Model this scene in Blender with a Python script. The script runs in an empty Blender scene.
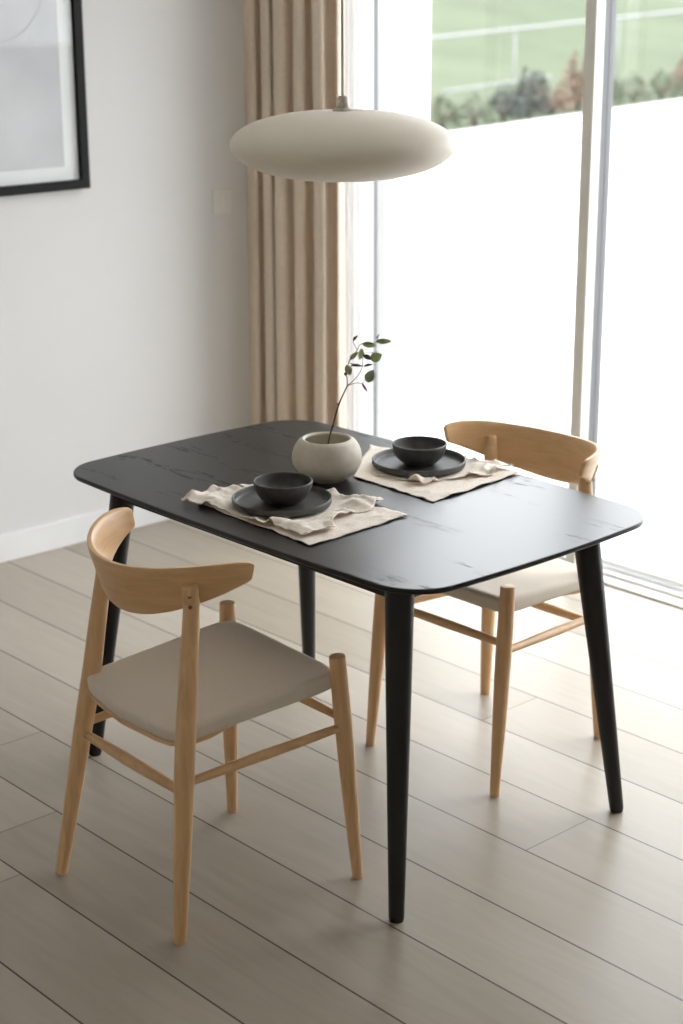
import bpy, math, random
from mathutils import Vector, Matrix, noise
random.seed(7)
S = bpy.context.scene
COL = S.collection

# ------------------------------------------------------------------ camera
cam_d = bpy.data.cameras.new('camera')
cam = bpy.data.objects.new('camera', cam_d)
COL.objects.link(cam)
F = Vector((-0.70473457, 0.64387426, -0.29795155))
R = Vector((0.67532253, 0.737514, -0.00354707))
U = Vector((-0.21745957, 0.20371314, 0.9545744))
m = Matrix((R, U, -F)).transposed().to_4x4()
m.translation = Vector((2.78743997, -2.55968177, 1.87018966))
cam.matrix_world = m
cam_d.sensor_fit = 'VERTICAL'
cam_d.sensor_height = 36.0
cam_d.lens = 1707.02 / 1024 * 36.0
cam_d.clip_start = 0.05
cam_d.clip_end = 300
cam_d.dof.use_dof = True
cam_d.dof.focus_distance = 3.65
cam_d.dof.aperture_fstop = 3.2
S.camera = cam

# ------------------------------------------------------------------ light, exposure
w = bpy.data.worlds.new('overcast_sky')
S.world = w
w.use_nodes = True
nt = w.node_tree
bg = nt.nodes['Background']
tc = nt.nodes.new('ShaderNodeTexCoord')
sx = nt.nodes.new('ShaderNodeSeparateXYZ')
rmp = nt.nodes.new('ShaderNodeValToRGB')
nt.links.new(tc.outputs['Generated'], sx.inputs[0])
nt.links.new(sx.outputs['Z'], rmp.inputs[0])
rmp.color_ramp.elements[0].position = 0.0
rmp.color_ramp.elements[0].color = (0.455, 0.468, 0.482, 1)
rmp.color_ramp.elements[1].position = 0.9
rmp.color_ramp.elements[1].color = (0.60, 0.618, 0.64, 1)
nt.links.new(rmp.outputs[0], bg.inputs['Color'])
bg.inputs['Strength'].default_value = 12.4
S.view_settings.view_transform = 'Standard'
S.view_settings.look = 'None'
S.view_settings.gamma = 1
S.view_settings.use_curve_mapping = False
S.view_settings.exposure = 0.0
S.cycles.use_denoising = True
S.cycles.max_bounces = 12
S.cycles.diffuse_bounces = 6
S.cycles.transparent_max_bounces = 16
S.cycles.sample_clamp_indirect = 6

# ------------------------------------------------------------------ materials
def lin(c):
    return tuple(((v / 255) / 12.92 if v / 255 <= 0.04045 else ((v / 255 + 0.055) / 1.055) ** 2.4) for v in c) + (1,)

class Mat:
    def __init__(s, name, col, rough=0.6, spec=0.5):
        s.m = bpy.data.materials.new(name); s.m.use_nodes = True
        s.t = s.m.node_tree; s.b = s.t.nodes['Principled BSDF']
        s.b.inputs['Base Color'].default_value = lin(col)
        s.b.inputs['Roughness'].default_value = rough
        s.b.inputs['Specular IOR Level'].default_value = spec
        s.col = col
    def n(s, k, **kw):
        nd = s.t.nodes.new(k)
        for a, v in kw.items():
            if hasattr(nd, a): setattr(nd, a, v)
            else: nd.inputs[a.replace('_', ' ')].default_value = v
        return nd
    def l(s, a, b): s.t.links.new(a, b)
    def coord(s, scale=(1, 1, 1), kind='Object'):
        c = s.n('ShaderNodeTexCoord'); mp = s.n('ShaderNodeMapping')
        mp.inputs['Scale'].default_value = scale
        s.l(c.outputs[kind], mp.inputs[0]); return mp.outputs[0]
    def noise(s, scale=(1, 1, 1), sc=5, det=4, dist=0.0, rough=0.5):
        nz = s.n('ShaderNodeTexNoise'); s.l(s.coord(scale), nz.inputs['Vector'])
        nz.inputs['Scale'].default_value = sc; nz.inputs['Detail'].default_value = det
        nz.inputs['Distortion'].default_value = dist; nz.inputs['Roughness'].default_value = rough
        return nz.outputs['Fac']
    def ramp(s, fac, stops):
        r = s.n('ShaderNodeValToRGB'); s.l(fac, r.inputs[0])
        e = r.color_ramp.elements
        while len(e) < len(stops): e.new(0.5)
        for i, (p, c) in enumerate(stops):
            e[i].position = p; e[i].color = lin(c) if len(c) == 3 else c
        return r.outputs[0]
    def color(s, out): s.l(out, s.b.inputs['Base Color'])
    def bump(s, fac, strength=0.2, dist=0.001):
        b = s.n('ShaderNodeBump'); b.inputs['Strength'].default_value = strength
        b.inputs['Distance'].default_value = dist
        s.l(fac, b.inputs['Height']); s.l(b.outputs[0], s.b.inputs['Normal'])

def tint(c, k): return tuple(max(0, min(255, v * k)) for v in c)

M = {}
def plain(name, col, rough=0.6, var=0.04, sc=6, bump=0.0, bsc=200, spec=0.5):
    a = Mat(name, col, rough, spec)
    a.color(a.ramp(a.noise(sc=sc), [(0.3, tint(col, 1 - var)), (0.7, tint(col, 1 + var))]))
    if bump: a.bump(a.noise(sc=bsc, det=2), bump, 0.0006)
    M[name] = a.m; return a

plain('wall_paint', (219, 218, 217), 0.85, 0.008, 1.5, 0.05)
plain('ceiling_paint', (228, 226, 222), 0.9, 0.008)
plain('far_wall_paint', (232, 228, 222), 0.8, 0.02)
plain('white_trim', (234, 234, 233), 0.5, 0.01)
plain('oak_plug', (140, 96, 58), 0.55, 0.05, 40)
plain('oak_end', (196, 152, 104), 0.55, 0.05, 40)

def wood(name, scale, base, dark, rough=0.36, spec=0.5, nsc=9):
    a = Mat(name, base, rough, spec)
    f = a.noise(scale=scale, sc=nsc, det=6, dist=0.6, rough=0.6)
    a.color(a.ramp(f, [(0.28, dark), (0.5, base), (0.75, tint(base, 1.06))]))
    a.bump(f, 0.08, 0.0005)
    M[name] = a.m; return a
wood('oak_leg', (9, 9, 0.7), (220, 180, 134), (211, 169, 122))
wood('oak_rail', (3, 3, 8), (220, 180, 134), (210, 168, 121))
wood('oak_veneer', (2.0, 2.0, 14), (220, 178, 130), (212, 168, 119), nsc=5)

# black-stained ash
a = Mat('black_ash', (38, 38, 39), 0.3, 0.40)
f1 = a.noise(scale=(1.5, 34, 34), sc=7, det=5, dist=0.3, rough=0.6)
f2 = a.noise(scale=(0.9, 5.5, 1), sc=2.6, det=3, dist=1.4, rough=0.6)
def am(op, x, y):
    n_ = a.n('ShaderNodeMath'); n_.operation = op
    for i_, v_ in enumerate((x, y)):
        if isinstance(v_, (int, float)): n_.inputs[i_].default_value = v_
        else: a.l(v_, n_.inputs[i_])
    return n_.outputs[0]
tcn = a.n('ShaderNodeTexCoord'); sp = a.n('ShaderNodeSeparateXYZ'); a.l(tcn.outputs['Object'], sp.inputs[0])
def mr(v_, lo, hi):
    q = a.n('ShaderNodeMapRange'); a.l(v_, q.inputs['Value']); q.inputs['From Min'].default_value = lo; q.inputs['From Max'].default_value = hi
    return q.outputs[0]
yl = am('ADD', am('MULTIPLY', sp.outputs['Y'], 7.0), am('MULTIPLY', f2, 1.6))
band = mr(am('ABSOLUTE', am('SUBTRACT', am('FRACT', yl, 0), 0.5), 0), 0.10, 0.03)
f3 = a.noise(scale=(16, 95, 1), sc=1.0, det=2, dist=1.2, rough=0.5)
f4 = a.noise(scale=(1.6, 1.2, 1), sc=2.0, det=1)
pore = am('MULTIPLY', am('MULTIPLY', band, mr(f3, 0.46, 0.56)), mr(f4, 0.38, 0.50))
a.color(a.ramp(f1, [(0.25, (30, 30, 31)), (0.55, (36, 36, 37)), (0.85, (43, 43, 44))]))
geo = a.n('ShaderNodeNewGeometry'); sn = a.n('ShaderNodeSeparateXYZ'); a.l(geo.outputs['True Normal'], sn.inputs[0])
pore = am('MULTIPLY', pore, am('GREATER_THAN', sn.outputs['Z'], 0.95))
a.l(am('ADD', 0.29, am('MULTIPLY', pore, 0.25)), a.b.inputs['Roughness'])
a.bump(am('SUBTRACT', am('MULTIPLY', f1, 0.03), pore), 0.25, 0.0003)
M['black_ash'] = a.m
plain('black_leg', (26, 25, 25), 0.42, 0.08, 20, spec=0.4)

# upholstery
a = Mat('seat_fabric', (196, 186, 172), 0.9, 0.2)
a.color(a.ramp(a.noise(sc=420, det=2), [(0.3, (218, 206, 190)), (0.7, (228, 217, 202))]))
a.bump(a.noise(sc=500, det=2), 0.35, 0.0006)
a.b.inputs['Sheen Weight'].default_value = 0.15
M['seat_fabric'] = a.m

# stoneware
a = plain('charcoal_stoneware', (76, 75, 74), 0.5, 0.1, 60, 0.12, 300, 0.5)
a = Mat('vase_ceramic', (196, 186, 168), 0.6, 0.35)
a.color(a.ramp(a.noise(sc=14, det=6, rough=0.65), [(0.25, (188, 178, 160)), (0.5, (209, 201, 186)), (0.8, (224, 218, 206))]))
a.bump(a.noise(sc=90, det=5), 0.25, 0.0008)
M['vase_ceramic'] = a.m

# linen, curtain, sheer: some light comes through
def cloth(name, col, trans, rough=0.9, weave=450, var=0.05, sheer=0.0):
    a = Mat(name, col, rough, 0.15)
    c = a.ramp(a.noise(sc=weave, det=2), [(0.3, tint(col, 1 - var)), (0.7, tint(col, 1 + var))])
    a.color(c); a.bump(a.noise(sc=weave, det=2), 0.3, 0.0006)
    tr = a.n('ShaderNodeBsdfTranslucent'); a.l(c, tr.inputs['Color'])
    mix = a.n('ShaderNodeMixShader'); mix.inputs[0].default_value = trans
    out = a.t.nodes['Material Output']
    a.l(a.b.outputs[0], mix.inputs[1]); a.l(tr.outputs[0], mix.inputs[2])
    last = mix.outputs[0]
    if sheer:
        tp = a.n('ShaderNodeBsdfTransparent'); m2 = a.n('ShaderNodeMixShader')
        m2.inputs[0].default_value = sheer
        a.l(last, m2.inputs[1]); a.l(tp.outputs[0], m2.inputs[2]); last = m2.outputs[0]
    a.l(last, out.inputs['Surface']); M[name] = a.m
cloth('linen', (252, 234, 222), 0.03, weave=320, var=0.07)
cloth('curtain_cloth', (234, 218, 200), 0.06, weave=260)
cloth('sheer_cloth', (246, 246, 246), 0.65, var=0.01, sheer=0.35)

# lamp
a = Mat('lamp_shell', (226, 218, 203), 0.55, 0.3); M['lamp_shell'] = a.m
a.color(a.ramp(a.noise(sc=3), [(0.3, (238, 229, 213)), (0.7, (242, 234, 220))]))
tr = a.n('ShaderNodeBsdfTranslucent'); tr.inputs['Color'].default_value = lin((238, 228, 212))
mxs = a.n('ShaderNodeMixShader'); mxs.inputs[0].default_value = 0.0
a.l(a.b.outputs[0], mxs.inputs[1]); a.l(tr.outputs[0], mxs.inputs[2]); a.l(mxs.outputs[0], a.t.nodes['Material Output'].inputs['Surface'])
plain('lamp_fitting', (190, 180, 165), 0.5, 0.03)
plain('lamp_cord', (205, 200, 190), 0.7, 0.03)

# metal / frames
plain('frame_light', (232, 230, 222), 0.45, 0.01)
plain('frame_dark', (100, 100, 102), 0.4, 0.02)
plain('threshold', (176, 174, 162), 0.5, 0.03)
plain('picture_black', (24, 24, 24), 0.6, 0.04, spec=0.2)
plain('paper_mount', (222, 222, 222), 0.9, 0.01)
plain('switch_plastic', (226, 223, 218), 0.4, 0.01)
plain('render_white', (235, 236, 236), 0.9, 0.01)
a = Mat('art_paper', (188, 188, 190), 0.9, 0.1)
a.color(a.ramp(a.noise(sc=4, det=5), [(0.3, (180, 180, 183)), (0.7, (198, 198, 200))])); M['art_paper'] = a.m
plain('ink', (120, 118, 120), 0.9, 0.02)

def glass(name, tintc=(0.985, 0.99, 0.988, 1)):
    mt = bpy.data.materials.new(name); mt.use_nodes = True; t = mt.node_tree
    t.nodes.remove(t.nodes['Principled BSDF'])
    tp = t.nodes.new('ShaderNodeBsdfTransparent'); tp.inputs[0].default_value = tintc
    gl = t.nodes.new('ShaderNodeBsdfGlossy'); gl.inputs['Roughness'].default_value = 0.0
    fr = t.nodes.new('ShaderNodeFresnel'); ge = t.nodes.new('ShaderNodeNewGeometry'); mr = t.nodes.new('ShaderNodeMapRange')
    mr.inputs['To Min'].default_value = 1.45; mr.inputs['To Max'].default_value = 1 / 1.45
    t.links.new(ge.outputs['Backfacing'], mr.inputs['Value']); t.links.new(mr.outputs[0], fr.inputs[0])
    mx = t.nodes.new('ShaderNodeMixShader')
    t.links.new(fr.outputs[0], mx.inputs[0]); t.links.new(tp.outputs[0], mx.inputs[1])
    t.links.new(gl.outputs[0], mx.inputs[2]); t.links.new(mx.outputs[0], t.nodes['Material Output'].inputs['Surface'])
    M[name] = mt
glass('window_glass'); glass('picture_glass')

# plank floor: 0.222 m boards running along x, staggered butt joints
a = Mat('oak_floor', (205, 190, 168), 0.36, 0.28)
tcn = a.n('ShaderNodeTexCoord'); sp = a.n('ShaderNodeSeparateXYZ'); a.l(tcn.outputs['Object'], sp.inputs[0])
def mth(op, x, y=None, z=None):
    n_ = a.n('ShaderNodeMath'); n_.operation = op
    for i, v in enumerate((x, y, z)):
        if v is None: continue
        if isinstance(v, (int, float)): n_.inputs[i].default_value = v
        else: a.l(v, n_.inputs[i])
    return n_.outputs[0]
yy = mth('DIVIDE', mth('ADD', sp.outputs['Y'], 0.3847), 0.2222)
row = mth('FLOOR', yy); fy = mth('FRACT', yy)
def white(v):
    n_ = a.n('ShaderNodeTexWhiteNoise'); n_.noise_dimensions = '1D'; a.l(v, n_.inputs['W']); return n_.outputs['Value']
xx = mth('DIVIDE', mth('ADD', sp.outputs['X'], mth('MULTIPLY', white(row), 4.6)), 4.6)
cell = mth('FLOOR', xx); fx = mth('FRACT', xx)
tone = white(mth('ADD', mth('MULTIPLY', row, 13.37), mth('MULTIPLY', cell, 5.11)))
gy = mth('MINIMUM', fy, mth('SUBTRACT', 1.0, fy)); gx = mth('MINIMUM', fx, mth('SUBTRACT', 1.0, fx))
ly = mth('LESS_THAN', gy, 0.0095); lx_ = mth('LESS_THAN', gx, 0.0004)
groove = mth('MAXIMUM', ly, mth('MULTIPLY', lx_, 0.6))
cv = a.n('ShaderNodeCombineXYZ'); a.l(mth('ADD', sp.outputs['X'], mth('MULTIPLY', tone, 7)), cv.inputs[0])
a.l(sp.outputs['Y'], cv.inputs[1]); a.l(row, cv.inputs[2])
mp2 = a.n('ShaderNodeMapping'); mp2.inputs['Scale'].default_value = (1.3, 9, 1); a.l(cv.outputs[0], mp2.inputs[0])
nz = a.n('ShaderNodeTexNoise'); a.l(mp2.outputs[0], nz.inputs['Vector']); nz.inputs['Scale'].default_value = 2.2
nz.inputs['Detail'].default_value = 7; nz.inputs['Distortion'].default_value = 1.2; nz.inputs['Roughness'].default_value = 0.55
f = mth('ADD', mth('MULTIPLY', nz.outputs['Fac'], 0.55), mth('MULTIPLY', tone, 0.45))
base = a.ramp(f, [(0.2, (158, 148, 133)), (0.5, (172, 162, 147)), (0.8, (185, 176, 162))])
mxc = a.n('ShaderNodeMix', data_type='RGBA'); a.l(groove, mxc.inputs[0]); a.l(base, mxc.inputs[6])
mxc.inputs[7].default_value = lin((70, 60, 48)); a.color(mxc.outputs[2])
hb = mth('SUBTRACT', mth('MULTIPLY', nz.outputs['Fac'], 0.12), groove)
a.bump(hb, 0.35, 0.0012)
rr_ = mth('ADD', 0.30, mth('MULTIPLY', nz.outputs['Fac'], 0.12)); a.l(rr_, a.b.inputs['Roughness'])
M['oak_floor'] = a.m

# outdoor
a = Mat('pale_paving', (190, 190, 188), 0.85, 0.2)
tcn = a.n('ShaderNodeTexCoord'); sp = a.n('ShaderNodeSeparateXYZ'); a.l(tcn.outputs['Object'], sp.inputs[0])
fy = mth('FRACT', mth('DIVIDE', mth('SUBTRACT', sp.outputs['Y'], 2.0), 0.49))
gy = mth('LESS_THAN', mth('MINIMUM', fy, mth('SUBTRACT', 1.0, fy)), 0.012)
base = a.ramp(a.noise(sc=1.2, det=5), [(0.3, (186, 186, 184)), (0.7, (196, 196, 194))])
mxc = a.n('ShaderNodeMix', data_type='RGBA'); a.l(gy, mxc.inputs[0]); a.l(base, mxc.inputs[6])
mxc.inputs[7].default_value = lin((92, 92, 90)); a.color(mxc.outputs[2])
M['pale_paving'] = a.m
a = Mat('lawn_grass', (120, 150, 90), 0.95, 0.1)
a.color(a.ramp(a.noise(sc=0.35, det=8, rough=0.7), [(0.3, (70, 76, 60)), (0.5, (78, 85, 67)), (0.7, (86, 92, 75))]))
M['lawn_grass'] = a.m
plain('galvanised_rail', (120, 122, 122), 0.5, 0.02)

def leafmat(name, c1, c2):
    a = Mat(name, c1, 0.6, 0.3); a.color(a.ramp(a.noise(sc=9), [(0.35, c1), (0.65, c2)])); M[name] = a.m
leafmat('eucalyptus_leaf', (140, 154, 116), (170, 180, 144))
leafmat('young_leaf', (176, 190, 138), (156, 172, 120))
leafmat('red_leaf', (120, 66, 58), (140, 84, 70))
leafmat('dark_leaf', (66, 72, 66), (86, 92, 84))
plain('twig_bark', (92, 66, 58), 0.7, 0.12, 80)
leafmat('shrub_green', (84, 92, 74), (100, 108, 88))
leafmat('shrub_dark', (60, 64, 60), (74, 78, 74))
leafmat('shrub_rust', (112, 94, 78), (124, 108, 92))
leafmat('shrub_pale', (98, 106, 88), (112, 118, 100))

# ------------------------------------------------------------------ mesh helpers
def mesh(name, V, Fc, mat, parent=None, smooth=True, loc=None):
    me = bpy.data.meshes.new(name); me.from_pydata([tuple(v) for v in V], [], [tuple(f) for f in Fc]); me.update()
    if smooth: me.polygons.foreach_set('use_smooth', [True] * len(me.polygons))
    o = bpy.data.objects.new(name, me); COL.objects.link(o)
    me.materials.append(M[mat] if isinstance(mat, str) else mat)
    if parent: o.parent = parent
    if loc: o.location = loc
    return o
def sharp(o, ang=40):
    b = o.modifiers.new('edge', 'EDGE_SPLIT'); b.split_angle = math.radians(ang); return o
def tag(o, label=None, cat=None, group=None, kind=None):
    if label: o['label'] = label
    if cat: o['category'] = cat
    if group: o['group'] = group
    if kind: o['kind'] = kind
    return o
def empty(name, loc, rz=0, label=None, cat=None, group=None):
    o = bpy.data.objects.new(name, None); COL.objects.link(o); o.location = loc; o.rotation_euler = (0, 0, rz)
    o.empty_display_size = 0.1
    return tag(o, label, cat, group)
def box_g(x0, x1, y0, y1, z0, z1):
    V = [(x, y, z) for z in (z0, z1) for y in (y0, y1) for x in (x0, x1)]
    Fc = [(0, 2, 3, 1), (4, 5, 7, 6), (0, 1, 5, 4), (2, 6, 7, 3), (0, 4, 6, 2), (1, 3, 7, 5)]
    return V, Fc
def box(name, x0, x1, y0, y1, z0, z1, mat, parent=None, bevel=0.0):
    V, Fc = box_g(x0, x1, y0, y1, z0, z1)
    o = mesh(name, V, Fc, mat, parent, smooth=False)
    if bevel:
        b = o.modifiers.new('b', 'BEVEL'); b.width = bevel; b.segments = 2
    return o
def join_g(parts):
    V, Fc = [], []
    for v, f in parts:
        n = len(V); V += list(v); Fc += [tuple(i + n for i in q) for q in f]
    return V, Fc
def tube_g(pts, rad, n=20, caps=True, ell=1.0):
    pts = [Vector(p) for p in pts]
    V, Fc = [], []
    ref = None
    for i, p in enumerate(pts):
        t = (pts[min(i + 1, len(pts) - 1)] - pts[max(i - 1, 0)]).normalized()
        if ref is None:
            ref = Vector((1, 0, 0)) if abs(t.x) < 0.8 else Vector((0, 0, 1))
        s = (ref - t * ref.dot(t)).normalized(); u = t.cross(s); ref = s
        for k in range(n):
            th = 2 * math.pi * k / n
            V.append(p + (s * math.cos(th) + u * math.sin(th) * ell) * rad[i])
    for i in range(len(pts) - 1):
        for k in range(n):
            k2 = (k + 1) % n
            Fc.append((i * n + k, i * n + k2, (i + 1) * n + k2, (i + 1) * n + k))
    if caps:
        Fc.append(tuple(reversed(range(n)))); Fc.append(tuple((len(pts) - 1) * n + k for k in range(n)))
    return V, Fc
def spline(keys, n):
    """Catmull-Rom through rows of numbers, n samples."""
    k = [list(map(float, r)) for r in keys]; k = [k[0]] + k + [k[-1]]
    out = []; seg = len(k) - 3
    for i in range(n):
        t = i / (n - 1) * seg; j = min(int(t), seg - 1); t -= j
        p = k[j:j + 4]
        out.append([0.5 * (2 * b + (c - a_) * t + (2 * a_ - 5 * b + 4 * c - d) * t * t + (3 * b - a_ - 3 * c + d) * t ** 3)
                    for a_, b, c, d in zip(*p)])
    return out
def lathe_g(prof, n=64, jitter=0.0):
    V, Fc = [], []
    for r, z in prof:
        for k in range(n):
            th = 2 * math.pi * k / n
            rr = r * (1 + jitter * noise.noise(Vector((math.cos(th) * 1.5, math.sin(th) * 1.5, z * 14))))
            V.append((rr * math.cos(th), rr * math.sin(th), z))
    m_ = len(prof)
    for i in range(m_ - 1):
        for k in range(n):
            k2 = (k + 1) % n
            Fc.append((i * n + k, i * n + k2, (i + 1) * n + k2, (i + 1) * n + k))
    Fc.append(tuple(reversed(range(n)))); Fc.append(tuple((m_ - 1) * n + k for k in range(n)))
    return V, Fc

# ------------------------------------------------------------------ room shell
def struct(o): o['kind'] = 'structure'; return o
WX0, WX1, WY0, WY1, CH = -2.005, 3.7, -3.5, 1.57, 2.62
struct(box('floor', WX0 - 0.12, WX1 + 0.12, WY0 - 0.12, WY1, -0.12, 0.0, 'oak_floor'))
struct(box('wall_left', WX0 - 0.12, WX0, WY0 - 0.12, 1.86, -0.12, CH, 'wall_paint'))
struct(box('wall_right', WX1, WX1 + 0.12, WY0 - 0.12, 1.86, -0.12, CH, 'far_wall_paint'))
struct(box('wall_back', WX0, WX1, WY0 - 0.12, WY0, -0.12, CH, 'far_wall_paint'))
struct(box('ceiling', WX0 - 0.12, WX1 + 0.12, WY0 - 0.12, 1.86, CH, CH + 0.12, 'ceiling_paint'))
# window wall: pier behind the curtain, lintel; unseen right-hand stretch added to keep window light off the near floor
V, Fc = join_g([box_g(WX0, -1.745, WY1 + 0.01, 1.765, -0.12, CH), box_g(1.345, WX1, WY1 + 0.01, 1.765, -0.12, CH),
                box_g(-1.745, 1.345, WY1 + 0.01, 1.86, 2.46, CH)])
struct(mesh('wall_window', V, Fc, 'wall_paint', smooth=False))
o = struct(box('baseboard_left', WX0, WX0 + 0.014, WY0, 1.57, 0.0, 0.097, 'white_trim', bevel=0.003))
# threshold strip and sill of the sliding doors
struct(box('trim_1', -1.72, 1.345, 1.57, 1.592, -0.02, 0.006, 'threshold', bevel=0.002))
struct(box('trim_2', -1.72, 1.345, 1.592, 1.86, -0.12, -0.002, 'white_trim'))
for i, (y0, y1, mt) in enumerate(((1.648, 1.664, 'frame_light'), (1.742, 1.756, 'frame_dark'))):
    struct(box('trim_%d' % (3 + i), -1.72, 1.345, y0, y1, -0.002, 0.008, mt))

# sliding doors
def sash(n, x0, x1, y0, y1, deep=False):
    fr = empty('door_%d' % n, (x0, y0, 0)); fr['kind'] = 'structure'
    def bx_(name, *c, bevel=0.002):
        q = box(name, c[0] - x0, c[1] - x0, c[2] - y0, c[3] - y0, c[4], c[5], c[6], fr, bevel); return q
    wst = 0.042
    bx_('stile', x0, x0 + wst, y0, y1, 0.008, 2.46, 'frame_light')
    bx_('stile', x1 - wst, x1, y0, y1, 0.008, 2.46, 'frame_light')
    bx_('rail', x0 + wst, x1 - wst, y0 + 0.006, y1 - 0.006, 0.008, 0.026, 'white_trim')
    bx_('rail', x0 + wst, x1 - wst, y0, y1, 2.41, 2.46, 'frame_light')
    ym = (y0 + y1) / 2
    bx_('seal', x0 + wst, x0 + wst + 0.006, ym - 0.013, ym + 0.013, 0.02, 2.41, 'frame_dark', bevel=0)
    bx_('seal', x1 - wst - 0.006, x1 - wst, ym - 0.013, ym + 0.013, 0.02, 2.41, 'frame_dark', bevel=0)
    bx_('glass_pane', x0 + wst - 0.004, x1 - wst + 0.004, ym - 0.003, ym + 0.003, 0.02, 2.42, 'window_glass', bevel=0)
    return fr
sash(1, -1.672, -0.639, 1.618, 1.66)
sash(2, -0.705, 1.34, 1.70, 1.742)
# dark gasket on the meeting stile, grey channel on the jamb
struct(box('trim_5', -0.670, -0.650, 1.664, 1.698, 0.008, 2.46, 'frame_dark', bevel=0.001))
struct(box('trim_6', -1.745, -1.722, 1.664, 1.745, 0.008, 2.46, 'frame_dark', bevel=0.001))

# ------------------------------------------------------------------ outdoors
def gridfn(name, x0, x1, y0, y1, nx, ny, fz, mat):
    V = []; Fc = []
    for j in range(ny + 1):
        for i in range(nx + 1):
            x = x0 + (x1 - x0) * i / nx; y = y0 + (y1 - y0) * j / ny; V.append((x, y, fz(x, y)))
    for j in range(ny):
        for i in range(nx):
            k = j * (nx + 1) + i; Fc.append((k, k + 1, k + nx + 2, k + nx + 1))
    return mesh(name, V, Fc, mat)
# patio edge line passes (-12.84,13.18) and (-14.70,21.06)
def edge_x(y): return -12.84 - 0.236 * (y - 13.18)
V = [(-9.7, 1.86, -0.03), (40, 1.86, -0.03), (40, 70, -0.03), (edge_x(70), 70, -0.03), (edge_x(1.86), 1.86, -0.03)]
V2 = [(x, y, -0.25) for x, y, z in V]
struct(mesh('ground_patio', V + V2, [(0, 1, 2, 3, 4)] + [(i, i + 5, (i + 1) % 5 + 5, (i + 1) % 5) for i in range(5)], 'pale_paving', smooth=False))
def lawn_z(d): return -0.10 + 0.16 * max(0, d - 1.0) + 0.0016 * max(0, d - 4) ** 2
V = []; Fc = []
NJ, NI = 60, 40
for j in range(NJ + 1):
    y = -10 + 130 * j / NJ
    for i in range(NI + 1):
        d = 70 * (i / NI) ** 1.6
        V.append((edge_x(y) - d, y, lawn_z(d) + 0.12 * noise.noise(Vector((d * 0.3, y * 0.3, 0))) * min(1, d / 3)))
for j in range(NJ):
    for i in range(NI):
        k = j * (NI + 1) + i; Fc.append((k, k + NI + 1, k + NI + 2, k + 1))
struct(mesh('ground_lawn', V, Fc, 'lawn_grass'))
struct(box('wall_outer', -2.3, -1.765, 1.87, 2.05, -0.03, 1.83, 'render_white'))

# rail fence behind the planting
fence = empty('rail_fence', (-14.6, 13.5, 0), 0, 'pale metal rail fence running along the lawn behind the shrubs', 'fence')
def fpos(y, off=1.7): return Vector((edge_x(y) - off, y, 0))
for zz0, zz1, rr, ya, yb in ((0.88, 1.31, 0.022, 9.0, 40.0), (0.19, 0.42, 0.02, 15.9, 19.2)):
    pts = []
    for i in range(12):
        y = ya + (yb - ya) * i / 11; p = fpos(y); p.z = zz0 + (zz1 - zz0) * (y - 9) / 16 if yb > 30 else 0.27 + 0.02 * (y - 15); pts.append(p - fence.location)
    V, Fc = tube_g(pts, [rr] * 12, 8); mesh('rail', V, Fc, 'galvanised_rail', fence)
for y in (9.6, 12.0, 15.0, 18.0, 21.6, 25.2, 29.0):
    p = fpos(y); zt = 0.88 + 0.43 * (y - 9) / 16
    b_ = p - fence.location
    V, Fc = tube_g([b_ + Vector((0, 0, -0.08)), b_ + Vector((0, 0, zt))], [0.016] * 2, 8); mesh('post', V, Fc, 'galvanised_rail', fence)

# shrubs
def shrub(y, off, h, wd, mat, label, seed):
    random.seed(seed)
    c = Vector((edge_x(y) - off, y, -0.06))
    root = empty('garden_shrub', c, 0, label, 'shrub')
    V, Fc = [], []
    N = int(700 * h / 0.5)
    for i in range(N):
        th = random.uniform(0, 2 * math.pi); ph = random.uniform(0.0, 1.0)
        r = wd * (0.35 + 0.65 * random.random() ** 0.5) * math.sqrt(max(0, 1 - (ph * 0.95) ** 2.2)) * (1 + 0.3 * math.sin(th * 3 + seed))
        p = Vector((r * math.cos(th), r * math.sin(th), 0.05 + h * ph * (0.8 + 0.25 * math.sin(th * 2 + seed))))
        a_ = Vector((random.gauss(0, 1), random.gauss(0, 1), random.gauss(0, 1))).normalized()
        b_ = a_.cross(Vector((random.gauss(0, 1), random.gauss(0, 1), random.gauss(0, 1)))).normalized()
        s = random.uniform(0.025, 0.05); k = len(V)
        V += [p - a_ * s, p + b_ * s * 0.45, p + a_ * s, p - b_ * s * 0.45]; Fc.append((k, k + 1, k + 2, k + 3))
    mesh('foliage', V, Fc, mat, root, smooth=False)
    parts = []
    for q in range(7):
        th = q * 0.9; parts.append(tube_g([(0, 0, -0.03), (0.3 * wd * math.cos(th), 0.3 * wd * math.sin(th), 0.4 * h), (0.6 * wd * math.cos(th), 0.6 * wd * math.sin(th), 0.75 * h)], [0.012, 0.009, 0.005], 6))
    V, Fc = join_g(parts); mesh('stems', V, Fc, 'twig_bark', root)
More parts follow.
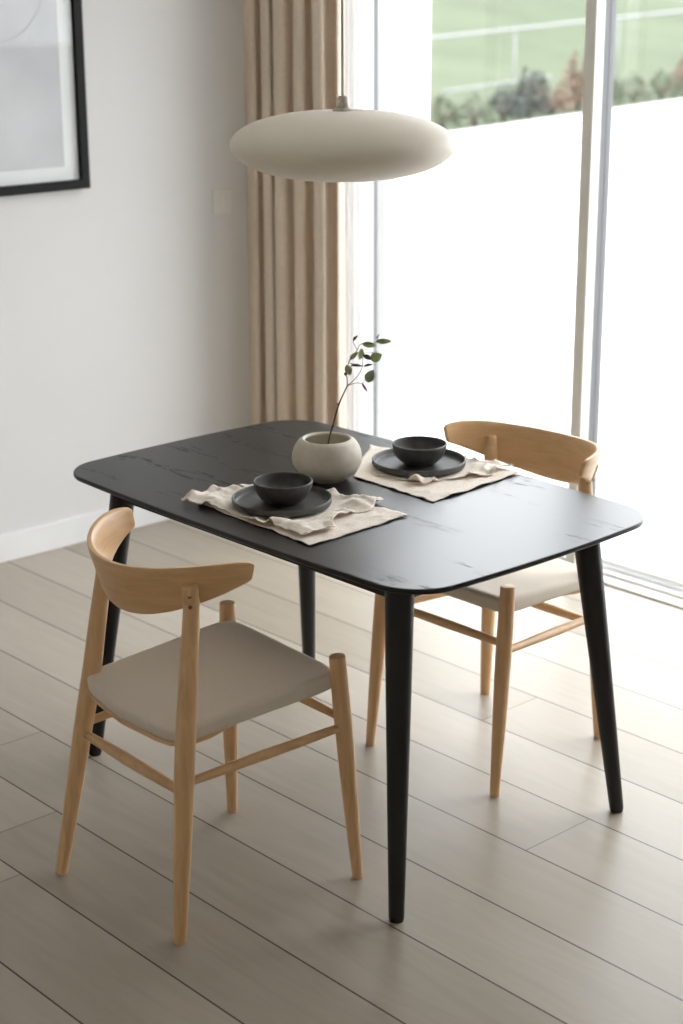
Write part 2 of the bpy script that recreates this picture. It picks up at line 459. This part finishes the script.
SH = [(13.50, 0.60, 0.36, 0.34, 'shrub_pale', 'pale green low shrub leftmost along the patio edge, beside the white outer wall'),
      (14.40, 0.60, 0.38, 0.34, 'shrub_green', 'mid green low shrub, second along the patio edge from the white outer wall'),
      (15.25, 0.60, 0.36, 0.34, 'shrub_pale', 'pale green low shrub, third along the patio edge from the white outer wall'),
      (16.05, 0.60, 0.42, 0.32, 'shrub_dark', 'dark low shrub on the patio edge just left of the tall narrow dark shrub'),
      (16.80, 0.60, 0.62, 0.28, 'shrub_dark', 'tall narrow dark shrub on the patio edge beneath the rail fence'),
      (17.50, 0.60, 0.34, 0.28, 'shrub_rust', 'rusty low shrub just right of the tall narrow dark shrub'),
      (18.35, 0.60, 0.78, 0.30, 'shrub_rust', 'tallest rusty shrub, just left of the sliding door stile'),
      (19.30, 0.60, 0.38, 0.36, 'shrub_green', 'green low shrub hidden partly behind the sliding door stile'),
      (20.30, 0.60, 0.40, 0.38, 'shrub_pale', 'pale green low shrub just right of the sliding door stile'),
      (21.35, 0.60, 0.42, 0.40, 'shrub_green', 'mid green low shrub left of the rusty shrub beyond the right-hand glass'),
      (22.40, 0.60, 0.62, 0.36, 'shrub_rust', 'rusty upright shrub seen through the right-hand glass door'),
      (23.60, 0.60, 0.46, 0.44, 'shrub_green', 'green low shrub at the right edge of the picture past the rusty shrub')]
for i, (y, off, h, wd, mt, lb) in enumerate(SH): shrub(y, off, h, wd, mt, lb, 20 + i)
random.seed(11)

# ------------------------------------------------------------------ picture
PX = WX0
pic = empty('framed_picture', (PX, 0.265, 1.75), 0, 'large black framed pale grey line drawing hanging on the left wall', 'picture')
y0, y1, z0, z1 = -0.41, 0.41, -0.535, 0.565
FW = 0.030; FD = 0.03
def frame_bar(pts):
    V = [(0.0015, y, z) for y, z in pts] + [(FD, y, z) for y, z in pts]
    return V, [(0, 1, 2, 3), (7, 6, 5, 4), (0, 4, 5, 1), (1, 5, 6, 2), (2, 6, 7, 3), (3, 7, 4, 0)]
o_ = [(y0, z0), (y1, z0), (y1, z1), (y0, z1)]; i_ = [(y0 + FW, z0 + FW), (y1 - FW, z0 + FW), (y1 - FW, z1 - FW), (y0 + FW, z1 - FW)]
V, Fc = join_g([frame_bar([o_[k], o_[(k + 1) % 4], i_[(k + 1) % 4], i_[k]]) for k in range(4)])
mesh('frame', V, Fc, 'picture_black', pic, smooth=False)
mt_ = box('mount', 0.004, 0.010, y0 + FW - 0.003, y1 - FW + 0.003, z0 + FW - 0.003, z1 - FW + 0.003, 'paper_mount', pic)
art = box('art_print', 0.010, 0.012, y0 + FW + 0.055, y1 - FW - 0.055, z0 + FW + 0.045, z1 - FW - 0.055, 'art_paper', pic)
pts = []
for k in range(40):
    th = -2.6 + 3.0 * k / 39
    pts.append((0.0125, 0.10 + 0.24 * math.cos(th) * 0.8, 0.172 + 0.235 * math.sin(th)))
V, Fc = tube_g(pts, [0.0013] * 40, 6); mesh('drawn_line', V, Fc, 'ink', pic)
box('picture_glass', 0.018, 0.020, y0 + FW - 0.003, y1 - FW + 0.003, z0 + FW - 0.003, z1 - FW + 0.003, 'picture_glass', pic)

sw = empty('wall_switch', (PX, 1.247, 1.12), 0, 'small square switch plate on the left wall beside the curtain', 'switch')
box('plate', 0, 0.008, -0.043, 0.043, -0.043, 0.043, 'switch_plastic', sw, 0.003)
box('rocker', 0.008, 0.013, -0.002, 0.03, -0.018, 0.022, 'switch_plastic', sw, 0.002)

# ------------------------------------------------------------------ curtains
def curtain(name, x0, x1, yc, amp, folds, z0, z1, mat, label, cat, n=360, ph=0.0, seed=1):
    V, Fc = [], []; nz_ = 30
    for j in range(nz_ + 1):
        z = z0 + (z1 - z0) * j / nz_; tz = j / nz_
        for i in range(n + 1):
            s = i / n
            wob = 0.22 * noise.noise(Vector((s * 3.1, tz * 0.9, seed)))
            phs = 2 * math.pi * folds * (s + 0.06 * noise.noise(Vector((s * 4, 0, seed + 3)))) + ph + wob
            aa = amp * (1 + 0.35 * noise.noise(Vector((s * 5, tz * 1.2, seed + 9)))) * (1.0 - 0.15 * tz)
            x = x0 + (x1 - x0) * s + 0.012 * math.sin(2 * phs) * (amp / 0.05)
            y = yc + aa * (1.0 - 2.0 * abs(math.sin(phs / 2)) ** 0.85)
            V.append((x, y, z))
    for j in range(nz_):
        for i in range(n):
            k = j * (n + 1) + i; Fc.append((k, k + 1, k + n + 2, k + n + 1))
    cx = (x0 + x1) / 2
    V = [(v[0] - cx, v[1] - yc, v[2]) for v in V]
    o = mesh(name, V, Fc, mat, loc=(cx, yc, 0))
    o.modifiers.new('s', 'SOLIDIFY').thickness = 0.0018
    return tag(o, label, cat)
curtain('curtain', -1.992, -1.565, 1.408, 0.058, 4.8, 0.008, CH - 0.005, 'curtain_cloth', 'floor-length beige curtain drawn into folds in the corner beside the glass doors', 'curtain', ph=2.5)
curtain('sheer_curtain', -1.640, -1.515, 1.505, 0.022, 4.0, 0.008, CH - 0.005, 'sheer_cloth', 'narrow bunch of white sheer curtain between the beige curtain and the glass', 'curtain', n=160, seed=5)

# ------------------------------------------------------------------ dining table
table = empty('dining_table', (0, 0, 0), 0, 'black-stained wooden dining table with rounded corners and tapered round legs', 'table')
def outline(a_, b_, Rr, s, N=14):
    pts = []
    for i, (sx_, sy_) in enumerate(((1, -1), (1, 1), (-1, 1), (-1, -1))):
        for j in range(N + 1):
            th = -math.pi / 2 + i * math.pi / 2 + j / N * math.pi / 2
            pts.append((sx_ * (a_ - Rr) + Rr * math.cos(th), sy_ * (b_ - Rr) + Rr * math.sin(th)))
    P = []
    for i in range(len(pts)):
        p, q = Vector(pts[i]), Vector(pts[(i + 1) % len(pts)]); mm = max(1, int((q - p).length / 0.03))
        for j in range(mm): P.append(p + (q - p) * j / mm)
    return [(p.x * (1 + s / a_ * (1 - min(1, abs(p.y) / b_) ** 2)), p.y * (1 + s / b_ * (1 - min(1, abs(p.x) / a_) ** 2))) for p in P]
ring = outline(0.6111, 0.3816, 0.097, 0.0184)
n = len(ring); V = []; Fc = []
lev = [(0.740, 0.0060), (0.740, 0.0025), (0.7396, 0.0010), (0.7386, 0.0002), (0.737, 0.0), (0.731, 0.0), (0.729, 0.0015), (0.716, 0.05), (0.716, 0.054), (0.716, 0.07)]
for z, ins in lev:
    for x, y in ring:
        r = math.hypot(x, y); V.append((x * (1 - ins / 0.61), y * (1 - ins / 0.39), z))
for i in range(len(lev) - 1):
    for k in range(n):
        k2 = (k + 1) % n; Fc.append((i * n + k, (i + 1) * n + k, (i + 1) * n + k2, i * n + k2))
Fc.append(tuple(range(n))); Fc.append(tuple(reversed([(len(lev) - 1) * n + k for k in range(n)])))
sharp(mesh('tabletop', V, Fc, 'black_ash', table), 50)
for sx_ in (-1, 1):
    for sy_ in (-1, 1):
        foot = Vector((sx_ * 0.5466, sy_ * 0.3620, 0.0)); top = Vector((sx_ * 0.4738, sy_ * 0.288, 0.7165))
        pts = [foot, foot.lerp(top, 0.012), foot.lerp(top, 0.3), foot.lerp(top, 0.6), foot.lerp(top, 0.85), top]
        V, Fc = tube_g(pts, [0.0145, 0.0165, 0.021, 0.0255, 0.029, 0.0305], 28)
        sharp(mesh('leg', V, Fc, 'black_leg', table), 50)
for sy_ in (-1, 1):
    y = sy_ * 0.288; box('apron', -0.455, 0.455, y - 0.011, y + 0.011, 0.672, 0.716, 'black_leg', table, 0.002)
for sx_ in (-1, 1):
    x = sx_ * 0.474; box('apron', x - 0.011, x + 0.011, -0.27, 0.27, 0.672, 0.716, 'black_leg', table, 0.002)

# ------------------------------------------------------------------ chairs
G = dict(ffx=.1852, ffy=.2077, ftx=.2034, fty=.1855, ftz=.5257, rfx=.1896, rfy=-.2457, rtx=.1745, rty=-.1503, rtz=.7457,
         A=.2294, B=.2281, T=1.606, yr=.2373, zt=.7749, e=.0615, h1=.0400, h0=.113, fl=.2968, zs=.3548, zf=.3824, zr=.3216,
         rmx=.1864, rmy=-.1794, K=-.038, ez=-.050)
def back_pt(t, u):
    """u = 0 top edge, 1 bottom edge; mid-surface point and outward normal in plan"""
    a_ = t * G['T']; x = G['A'] * math.sin(a_); y = -G['yr'] + G['B'] * (1 - math.cos(a_)) + G['K'] * t ** 4
    z = G['zt'] + G['e'] * t * t + G['ez'] * t ** 4
    h = G['h1'] + (G['h0'] - G['h1']) * (1 - t * t)
    nx, ny = math.sin(a_), -math.cos(a_)
    return Vector((x - nx * G['fl'] * h * u, y - ny * G['fl'] * h * u, z - h * u)), Vector((nx, ny, 0)), h
def make_chair(name, loc, rz, D, label, off, kink):
    root = empty(name, loc, rz, label, 'chair', 'oak chairs at the black table')
    dl = {(0, -1): D[0], (0, 1): D[1], (1, -1): D[2], (1, 1): D[3]}
    th = 0.0085
    # backrest
    V, Fc = [], []; NT = 72; sec = []
    for k in range(16):
        an = 2 * math.pi * k / 16 + math.pi / 16
        c_, s_ = math.cos(an), math.sin(an)
        sec.append((math.copysign(abs(c_) ** 0.45, c_), math.copysign(abs(s_) ** 0.45, s_)))
    for i in range(NT + 1):
        t = -1 + 2 * i / NT
        p0, nn, h = back_pt(t, 0); p1, _, _ = back_pt(t, 1)
        mid = (p0 + p1) / 2; dn = (p0 - p1) / 2
        k_end = 1.0
        e_ = (1 - abs(t)) * G['T'] * G['A']
        if e_ < 0.008: k_end = 0.88 + 0.12 * math.sqrt(max(0, 1 - (1 - e_ / 0.008) ** 2))
        for su, sv in sec:
            taper = 1.0 - 0.25 * abs(t) ** 3
            V.append(mid + dn * sv * k_end + nn * (su * th * taper * (0.2 + 0.8 * k_end)))
    m_ = 16
    for i in range(NT):
        for k in range(m_):
            k2 = (k + 1) % m_; Fc.append((i * m_ + k, (i + 1) * m_ + k, (i + 1) * m_ + k2, i * m_ + k2))
    Fc.append(tuple(range(m_))); Fc.append(tuple(reversed([NT * m_ + k for k in range(m_)])))
    sharp(mesh('backrest', V, Fc, 'oak_veneer', root), 45)
    # leg axes
    def front_axis(s):
        d = dl[(0, s)]; return Vector((s * G['ffx'] + d[0], G['ffy'] + d[1], 0)), Vector((s * G['ftx'], G['fty'], G['ftz']))
    def rear_axis(s):
        d = dl[(1, s)]; return Vector((s * G['rfx'] + d[0], G['rfy'] + d[1], 0)), Vector((s * G['rmx'] + kink[0 if s < 0 else 1], G['rmy'], 0.45))
    axes = {}
    for s in (-1, 1):
        a0, a1 = front_axis(s)
        pts = spline([(*a0.lerp(a1, q), r) for q, r in ((0, .0115), (.35, .0165), (.68, .0192), (.85, .0188), (.985, .0178), (.997, .0168), (1.0, .0145))], 25)
        V, Fc = tube_g([p[:3] for p in pts], [p[3] for p in pts], 24)
        sharp(mesh('leg', V, Fc, 'oak_leg', root), 50); axes[(0, s)] = (a0, a1)
        a0, a1 = rear_axis(s)
        # find backrest station beside the leg
        t = s * 0.56
        def side(z):
            p0, nn, h = back_pt(t, 0); u = (p0.z - z) / h; p, nn, h = back_pt(t, u); return p + nn * off
        b0, b1 = side(0.695), side(0.752)
        keys = [(*a0, .013), (*a0.lerp(a1, .35), .0172), (*a0.lerp(a1, .72), .0203), (*a1, .0208), (*a1.lerp(b0, .5), .0188), (*b0, .0170), (*b1.lerp(b0, .5), .0168)]
        pts = spline(keys, 40)
        pts += [[*b1.lerp(b0, .12), .0166], [*b1, .0158], [*(b1 + (b1 - b0) * 0.03), .0140]]
        V, Fc = tube_g([p[:3] for p in pts], [p[3] for p in pts], 24)
        lg = sharp(mesh('leg', V, Fc, 'oak_leg', root), 50); axes[(1, s)] = (a0, a1)
        p0, nn, h = back_pt(t, 0)
        for q in (0.35, 0.78):
            c_ = b1.lerp(b0, q) + nn * 0.0148
            V, Fc = tube_g([c_, c_ + nn * 0.0022, c_ + nn * 0.0026], [0.0042, 0.0042, 0.003], 12)
            mesh('wooden_plug', V, Fc, 'oak_plug', lg)
            c_ = b1.lerp(b0, q) - nn * 0.0145
            V, Fc = tube_g([c_, c_ - nn * 0.0018], [0.0036, 0.0032], 12)
            mesh('wooden_plug', V, Fc, 'oak_plug', lg)
    def at(key, z):
        a0, a1 = axes[key]; return a0.lerp(a1, z / a1.z)
    def rod(pa, pb, r0=.0088, r1=.0112):
        pts = spline([(*pa, r0), (*pa.lerp(pb, .5), r1), (*pb, r0)], 13)
        V, Fc = tube_g([p[:3] for p in pts], [p[3] for p in pts], 16, ell=1.0)
        sharp(mesh('stretcher', V, Fc, 'oak_rail', root), 50)
    for s in (-1, 1): rod(at((1, s), 0.342), at((0, s), 0.364))
    rod(at((0, -1), G['zf'] + .0), at((0, 1), G['zf'] + .0))
    rod(at((1, -1), G['zr']), at((1, 1), G['zr']), .009, .013)
    # seat: padded panel wrapped over the rails
    fz, rz_ = 0.492, 0.459
    fl_, fr_ = at((0, -1), fz), at((0, 1), fz); rl_, rr_ = at((1, -1), rz_) + Vector((-0.008, -0.006, 0)), at((1, 1), rz_) + Vector((0.006, -0.006, 0))
    NU, NV = 36, 36; V, Fc = [], []
    def seatpt(u, v, side_):
        # u across -1..1, v 0 rear .. 1 front ; side_ 0 top, 1 bottom
        # superellipse-softened corners
        uu = u; vv = 2 * v - 1
        L_ = rl_.lerp(fl_, v); R_ = rr_.lerp(fr_, v); c_ = (L_ + R_) / 2; hw = (R_ - L_) / 2
        bulge_rear = -0.022 * (1 - u * u) * (1 - v) ** 2
        bulge_front = 0.004 * (1 - u * u) * v ** 2
        p = c_ + hw * uu * 1.0
        p.y += bulge_rear + bulge_front
        p.y += -0.014 * (1 - v) ** 3 + 0.006 * v ** 3
        e_u = 1 - abs(u); e_v = min(v, 1 - v) * 2
        dome = 0.006 * (1 - u * u) * (1 - vv * vv)
        dip = -0.012 * (1 - u * u) * math.sin(math.pi * v) ** 1.0
        rear_drop = -0.006 * (1 - v) ** 2 * (1 - u * u)
        z = p.z + dome + dip + rear_drop
        return Vector((p.x, p.y, z))
    rnd = 0.016; thk = 0.040
    prof = [(0.0, 0.0), (0.35, 0.035), (0.65, 0.14), (0.88, 0.34), (1.0, 0.62), (1.0, 0.95), (0.99, 1.4), (0.96, 1.95), (0.84, 2.35)]
    NB = 96; ringpts = []
    def border(k):
        # superellipse walk round the seat, u,v in the unit square
        an = 2 * math.pi * k / NB; c_, s_ = math.cos(an), math.sin(an); e_ = 0.17
        return math.copysign(abs(c_) ** e_, c_), (math.copysign(abs(s_) ** e_, s_) + 1) / 2
    rings = []
    for q in (0.0, 0.2, 0.4, 0.6, 0.75, 0.86):
        rg = []
        for k in range(NB):
            u, v = border(k); u *= q; v = 0.5 + (v - 0.5) * q; p = seatpt(u, v, 0)
            rg.append(p)
        rings.append(rg)
    cen = seatpt(0, 0.5, 0)
    for pr, dz in prof:
        rg = []
        for k in range(NB):
            u, v = border(k); p = seatpt(u, v, 0); d = Vector((cen.x - p.x, cen.y - p.y, 0)).normalized()
            wr = 0.0016 * noise.noise(Vector((u * 14, v * 14, 3.0))) * min(1, dz)
            p = p + d * (rnd * (1 - pr) + wr); p.z -= dz * rnd * (0.80 + 0.20 * v)
            rg.append(p)
        rings.append(rg)
    rg = []
    for p in rings[-1]: rg.append(p.lerp(Vector((cen.x, cen.y, p.z)), 0.35))
    rings.append(rg)
    for rg in rings: V += rg
    for i in range(len(rings) - 1):
        for k in range(NB):
            k2 = (k + 1) % NB; Fc.append((i * NB + k, (i + 1) * NB + k, (i + 1) * NB + k2, i * NB + k2))
    Fc.append(tuple(reversed([(len(rings) - 1) * NB + k for k in range(NB)])))
    mesh('seat', V, Fc, 'seat_fabric', root)
    # wooden rail under the seat: closed frame following the pad
    parts = []
    low = rings[-3]
    V, Fc = [], []
    for k in range(NB):
        p = low[k]; d = Vector((cen.x - p.x, cen.y - p.y, 0)).normalized()
        ins = 0.001 if border(k)[1] < 0.25 else 0.034
        for q, dz in ((ins, 0.001), (ins, -0.009), (ins + 0.02, -0.009), (ins + 0.02, 0.001)): V.append(p + d * q + Vector((0, 0, dz - 0.006)))
    for k in range(NB):
        k2 = (k + 1) % NB
        for j in range(4): Fc.append((k * 4 + j, k * 4 + (j + 1) % 4, k2 * 4 + (j + 1) % 4, k2 * 4 + j))
    sharp(mesh('seat_frame', V, Fc, 'oak_rail', root), 50)
    return root
D1 = [(-.0231, -.0194), (.0310, .0220), (-.0097, -.0249), (.0107, .0268)]
D2 = [(-.0215, .0098), (.0179, .0343), (.0264, .0215), (.0415, .0296)]
make_chair('dining_chair', (0.1248, -0.5083, 0), -0.0819, D1, 'oak chair with curved backrest and beige padded seat, nearest the camera, seen from behind', 0.0130, (0, 0))
make_chair('dining_chair', (0.0923, 0.4265, 0), 3.1374, D2, 'oak chair with curved backrest on the far side of the table beside the glass doors', -0.0020, (0.026, 0))

# ------------------------------------------------------------------ pendant lamp
lamp = empty('pendant_lamp', (-0.007, 0.001, 1.526), 0, 'off-white flattened ellipsoid pendant lamp hanging above the black table', 'lamp')
prof = []
Rl, Hl = 0.2468, 0.0752
for k in range(41):
    th = -math.pi / 2 + math.pi * k / 40
    r = Rl * math.cos(th) ** 0.87 if abs(math.cos(th)) > 1e-9 else 0
    if r < 0.03 and th > 0: break
    z = Hl * math.sin(th) * (1.0 if th < 0 else 0.97)
    prof.append((max(r, 0.002), z))
prof += [(0.030, prof[-1][1] + 0.0005), (0.028, prof[-1][1] - 0.002)]
V, Fc = lathe_g(prof, 96); mesh('lamp_shade', V, Fc, 'lamp_shell', lamp)
z = prof[-1][1]
V, Fc = lathe_g([(0.022, z - 0.002), (0.022, z + 0.004), (0.0135, z + 0.010), (0.0125, z + 0.018), (0.0115, z + 0.019), (0.0115, z + 0.029), (0.008, z + 0.033), (0.004, z + 0.034)], 24)
sharp(mesh('lamp_fitting', V, Fc, 'lamp_fitting', lamp), 40)
V, Fc = tube_g([(0, 0, z + 0.03), (0, 0, 1.04)], [0.0028] * 2, 10); mesh('cord', V, Fc, 'lamp_cord', lamp)
V, Fc = lathe_g([(0.05, 1.04), (0.052, 1.045), (0.052, 1.094)], 40); sharp(mesh('ceiling_rose', V, Fc, 'lamp_shell', lamp), 40)

# ------------------------------------------------------------------ napkins
def quad(c, u, v):
    (a0, b0), (a1, b1), (a2, b2), (a3, b3) = c
    x = (1 - u) * (1 - v) * a0 + u * (1 - v) * a1 + u * v * a2 + (1 - u) * v * a3
    y = (1 - u) * (1 - v) * b0 + u * (1 - v) * b1 + u * v * b2 + (1 - u) * v * b3
    return x, y
TZ = 0.7402
def napkin(name, low, up, flat, label, seed, curl, lowlift):
    """low / up: four corners of the under and upper layer; flat: (x, y, r) kept pressed under the plate"""
    root = empty(name, (flat[0], flat[1], TZ), 0, label, 'napkin', 'linen napkins under the plates')
    def layer(nm, c, zb, amp, sd, wav, curls):
        V, Fc = [], []; N = 70
        for j in range(N + 1):
            for i in range(N + 1):
                u, v = i / N, j / N; x, y = quad(c, u, v)
                ed = min(u, 1 - u, v, 1 - v)
                x += wav * noise.noise(Vector((u * 5, v * 5, sd))) * (1 - ed) ** 6
                y += wav * noise.noise(Vector((u * 5, v * 5, sd + 7))) * (1 - ed) ** 6
                d = math.hypot(x - flat[0], y - flat[1])
                k = max(0.0, min(1.0, (d - flat[2]) / 0.045)); k = k * k * (3 - 2 * k)
                nz_ = noise.noise(Vector((x * 17 + sd, y * 11, sd))) * 0.6 + 0.4 * noise.noise(Vector((x * 38, y * 30 + sd, sd)))
                ridge = 1 - abs(noise.noise(Vector((x * 22 + sd * 2, y * 12, sd + 2)))) * 2.2
                z = zb + k * amp * max(0, 0.32 + 0.55 * nz_ + 0.6 * max(0, ridge) ** 2 + 0.22 * noise.noise(Vector((x * 75 + sd, y * 60, sd))))
                for (cx_, cy_, cr, ch) in curls:
                    dd = math.hypot(x - cx_, y - cy_)
                    if dd < cr: z += ch * (0.5 + 0.5 * math.cos(math.pi * dd / cr)) * k
                V.append((x - flat[0], y - flat[1], z))
        for j in range(N):
            for i in range(N):
                q = j * (N + 1) + i; Fc.append((q, q + 1, q + N + 2, q + N + 1))
        o = mesh(nm, V, Fc, 'linen', root); s_ = o.modifiers.new('s', 'SOLIDIFY'); s_.thickness = 0.0016; s_.offset = 1
        return o
    layer('under_layer', low, 0.0004, lowlift, seed, 0.006, [])
    layer('upper_layer', up, 0.0030, 0.017, seed + 4.3, 0.034, curl)
    return root
PL1 = (-0.004, -0.190); PL2 = (-0.019, 0.258)
napkin('linen_napkin',
       [(-0.186, -0.308), (0.250, -0.330), (0.238, -0.035), (-0.165, -0.085)],
       [(-0.182, -0.312), (0.226, -0.312), (0.128, -0.018), (-0.172, -0.100)],
       (PL1[0], PL1[1], 0.112), 'crumpled blush linen napkin under the black bowl nearest the chair back', 3.1,
       [(0.10, -0.285, 0.040, 0.014), (0.12, -0.07, 0.05, 0.012), (-0.165, -0.30, 0.04, 0.010), (0.17, -0.29, 0.045, 0.010), (0.14, -0.17, 0.05, 0.008)], 0.004)
napkin('linen_napkin',
       [(-0.070, 0.090), (0.202, 0.080), (0.182, 0.403), (-0.245, 0.310)],
       [(-0.060, 0.150), (0.090, 0.142), (0.168, 0.398), (-0.200, 0.375)],
       (PL2[0], PL2[1], 0.114), 'linen napkin with a curled corner under the black bowl by the glass doors', 8.7,
       [(0.075, 0.150, 0.030, 0.016), (0.15, 0.37, 0.05, 0.010)], 0.004)

# ------------------------------------------------------------------ crockery
def plate(c, Rp, label):
    zb = TZ + 0.0062
    pr = [(0.001, 0.0), (Rp * 0.60, 0.0), (Rp * 0.9, 0.0004), (Rp * 0.975, 0.003), (Rp * 0.997, 0.008), (Rp, 0.0165), (Rp * 0.993, 0.0185), (Rp * 0.975, 0.0187),
          (Rp * 0.962, 0.017), (Rp * 0.952, 0.010), (Rp * 0.93, 0.0062), (Rp * 0.88, 0.0050), (0.001, 0.0046)]
    V, Fc = lathe_g(pr, 72); o = mesh('dinner_plate', V, Fc, 'charcoal_stoneware', loc=(c[0], c[1], zb))
    return tag(o, label, 'plate', 'charcoal dinner plates')
def bowl(c, Rb, label):
    zb = TZ + 0.0062 + 0.0050
    outer = [(0.001, 0.0), (0.030, 0.0), (0.034, 0.0015), (0.046, 0.009), (0.057, 0.021), (0.0635, 0.035), (0.066, 0.046), (0.0665, 0.050)]
    inner = [(0.0655, 0.0518), (0.0635, 0.0518), (0.0622, 0.049), (0.0590, 0.036), (0.052, 0.023), (0.041, 0.012), (0.027, 0.0065), (0.001, 0.0050)]
    k = Rb / 0.0665
    prof_ = spline([(r * k, z) for r, z in outer], 24) + spline([(r * k, z) for r, z in inner], 24)
    V, Fc = lathe_g(prof_, 72); o = mesh('bowl', V, Fc, 'charcoal_stoneware', loc=(c[0], c[1], zb))
    return tag(o, label, 'bowl', 'charcoal bowls')
plate(PL1, 0.1125, 'round charcoal plate on the napkin nearest the chair back')
plate(PL2, 0.1135, 'round charcoal plate on the napkin near the glass doors')
bowl((PL1[0] + 0.002, PL1[1] + 0.002), 0.0668, 'small charcoal bowl on the plate nearer the chair back')
bowl((PL2[0] - 0.001, PL2[1] + 0.003), 0.0665, 'small charcoal bowl on the plate near the glass doors')

# ------------------------------------------------------------------ vase and branch
VC = (-0.104, 0.036)
outer = [(0.001, 0.0), (0.040, 0.0), (0.046, 0.003), (0.062, 0.014), (0.077, 0.032), (0.0825, 0.052), (0.079, 0.074), (0.069, 0.092), (0.061, 0.0985), (0.057, 0.1000)]
inner = [(0.0535, 0.0985), (0.0525, 0.094), (0.060, 0.084), (0.070, 0.062), (0.069, 0.038), (0.052, 0.016), (0.03, 0.010), (0.001, 0.009)]
V, Fc = lathe_g(spline(outer, 40) + spline(inner, 30), 80, 0.012)
tag(mesh('ceramic_vase', V, Fc, 'vase_ceramic', loc=(VC[0], VC[1], TZ)), 'round stone-coloured ceramic vase on the table between the two place settings', 'vase')

br = empty('leafy_branch', (VC[0], VC[1], TZ + 0.012), 0, 'thin green-leaved branch standing in the round ceramic vase', 'branch')
LT = Vector((0.6753, 0.7375, 0)).normalized(); DP = Vector((-0.7375, 0.6753, 0)).normalized()
Z0 = TZ + 0.012
def bp(cu, cv, dep=0.0):
    """sprig sketch units (0.31 mm) -> local metres: across, up, depth"""
    return LT * ((cu - 122) * 0.000308) + DP * dep + Vector((0, 0, 0.829 + (930 - cv) * 0.000315 - Z0))
tw = []
def twig(pts, r0, r1, nn=14):
    q = spline([(*bp(*p),) for p in pts], nn); tw.append(tube_g([p for p in q], [r0 + (r1 - r0) * i / (nn - 1) for i in range(nn)], 8))
foot = (100, 1190, -0.03)
twig([foot, (135, 930), (165, 810), (215, 640), (280, 500, 0.004)], 0.0022, 0.0017, 22)
twig([(165, 812), (180, 800, 0.003)], 0.0018, 0.0012, 4)
twig([(215, 645), (196, 632, 0.004)], 0.0016, 0.0010, 4)
twig([(280, 500, 0.004), (278, 440, 0.0), (270, 400, -0.004), (262, 350, -0.006)], 0.0013, 0.0008)
twig([(275, 410, 0), (290, 330, 0.01), (320, 285, 0.016), (355, 240, 0.02), (382, 200, 0.022), (440, 192, 0.02), (500, 180, 0.012), (515, 120, 0.008)], 0.001, 0.0005, 26)
twig([(355, 240, 0.02), (335, 200, 0.02), (325, 165, 0.018), (358, 128, 0.02)], 0.0008, 0.0004, 10)
twig([(280, 500, 0.004), (330, 450, -0.004), (372, 395, -0.01), (395, 335, -0.012), (400, 260, -0.01), (430, 240, -0.008), (480, 245, -0.006)], 0.001, 0.0005, 24)
twig([(280, 500, 0.004), (340, 470, -0.008), (395, 465, -0.016), (412, 440, -0.018)], 0.0009, 0.0006, 12)
twig([(395, 465, -0.016), (415, 500, -0.018)], 0.0008, 0.0006, 5)
twig([(290, 330, 0.01), (340, 338, 0.004), (400, 345, 0.0), (460, 338, -0.004)], 0.0008, 0.0005, 12)
V, Fc = join_g(tw); mesh('twig', V, Fc, 'twig_bark', br)
def leaf(cu, cv, ln, wd, ang, mat, dep=0.0, tiltd=0.25, label=None):
    """centre, length and width in sketch units, angle of the long axis in degrees, tilt = how far the blade leans away"""
    L = ln * 0.00031; Wd = wd * 0.00031
    ax = LT * math.cos(math.radians(ang)) + Vector((0, 0, 1)) * math.sin(math.radians(ang))
    side = ax.cross(DP).normalized()
    side = (side * math.cos(tiltd) + DP * math.sin(tiltd)).normalized(); nrm = ax.cross(side).normalized()
    ctr = bp(cu, cv, dep); V, Fc = [], []; N, K = 14, 6
    for i in range(N + 1):
        s = i / N; wdt = Wd * 0.5 * (math.sin(math.pi * s ** 0.85) ** 0.8 if 0 < s < 1 else 0.02)
        for j in range(K + 1):
            t = -1 + 2 * j / K
            V.append(ctr + ax * (s - 0.5) * L + side * t * wdt + nrm * (abs(t) * 0.18 * wdt - 0.10 * L * (2 * s - 1) ** 2))
    for i in range(N):
        for j in range(K):
            k = i * (K + 1) + j; Fc.append((k, k + 1, k + K + 2, k + K + 1))
    o = mesh('leaf', V, Fc, mat, br); s_ = o.modifiers.new('s', 'SOLIDIFY'); s_.thickness = 0.0004
    if label: o['label'] = label
leaf(555, 171, 118, 42, 0, 'eucalyptus_leaf', 0.012, 0.2)
leaf(447, 202, 112, 48, -8, 'young_leaf', 0.02, 0.3)
leaf(497, 277, 92, 78, 25, 'young_leaf', -0.006, 0.2)
leaf(450, 412, 108, 76, 62, 'eucalyptus_leaf', -0.018, 0.15)
leaf(288, 375, 84, 58, -70, 'eucalyptus_leaf', -0.006, 0.3)
leaf(384, 272, 90, 50, -100, 'young_leaf', 0.018, 0.4)
leaf(330, 280, 88, 38, 42, 'eucalyptus_leaf', 0.014, 0.5)
leaf(432, 274, 68, 42, -25, 'dark_leaf', -0.012, 0.6)
leaf(350, 346, 90, 26, -5, 'dark_leaf', 0.004, 0.9)
leaf(438, 340, 68, 26, 12, 'dark_leaf', -0.002, 0.9)
leaf(340, 152, 54, 26, 48, 'dark_leaf', 0.02, 0.8)
leaf(411, 498, 84, 18, -58, 'red_leaf', -0.018, 0.3, 'dark red narrow young leaf')
leaf(262, 405, 30, 16, -80, 'dark_leaf', -0.006, 0.4)
leaf(508, 132, 50, 10, 55, 'dark_leaf', 0.008, 0.3)
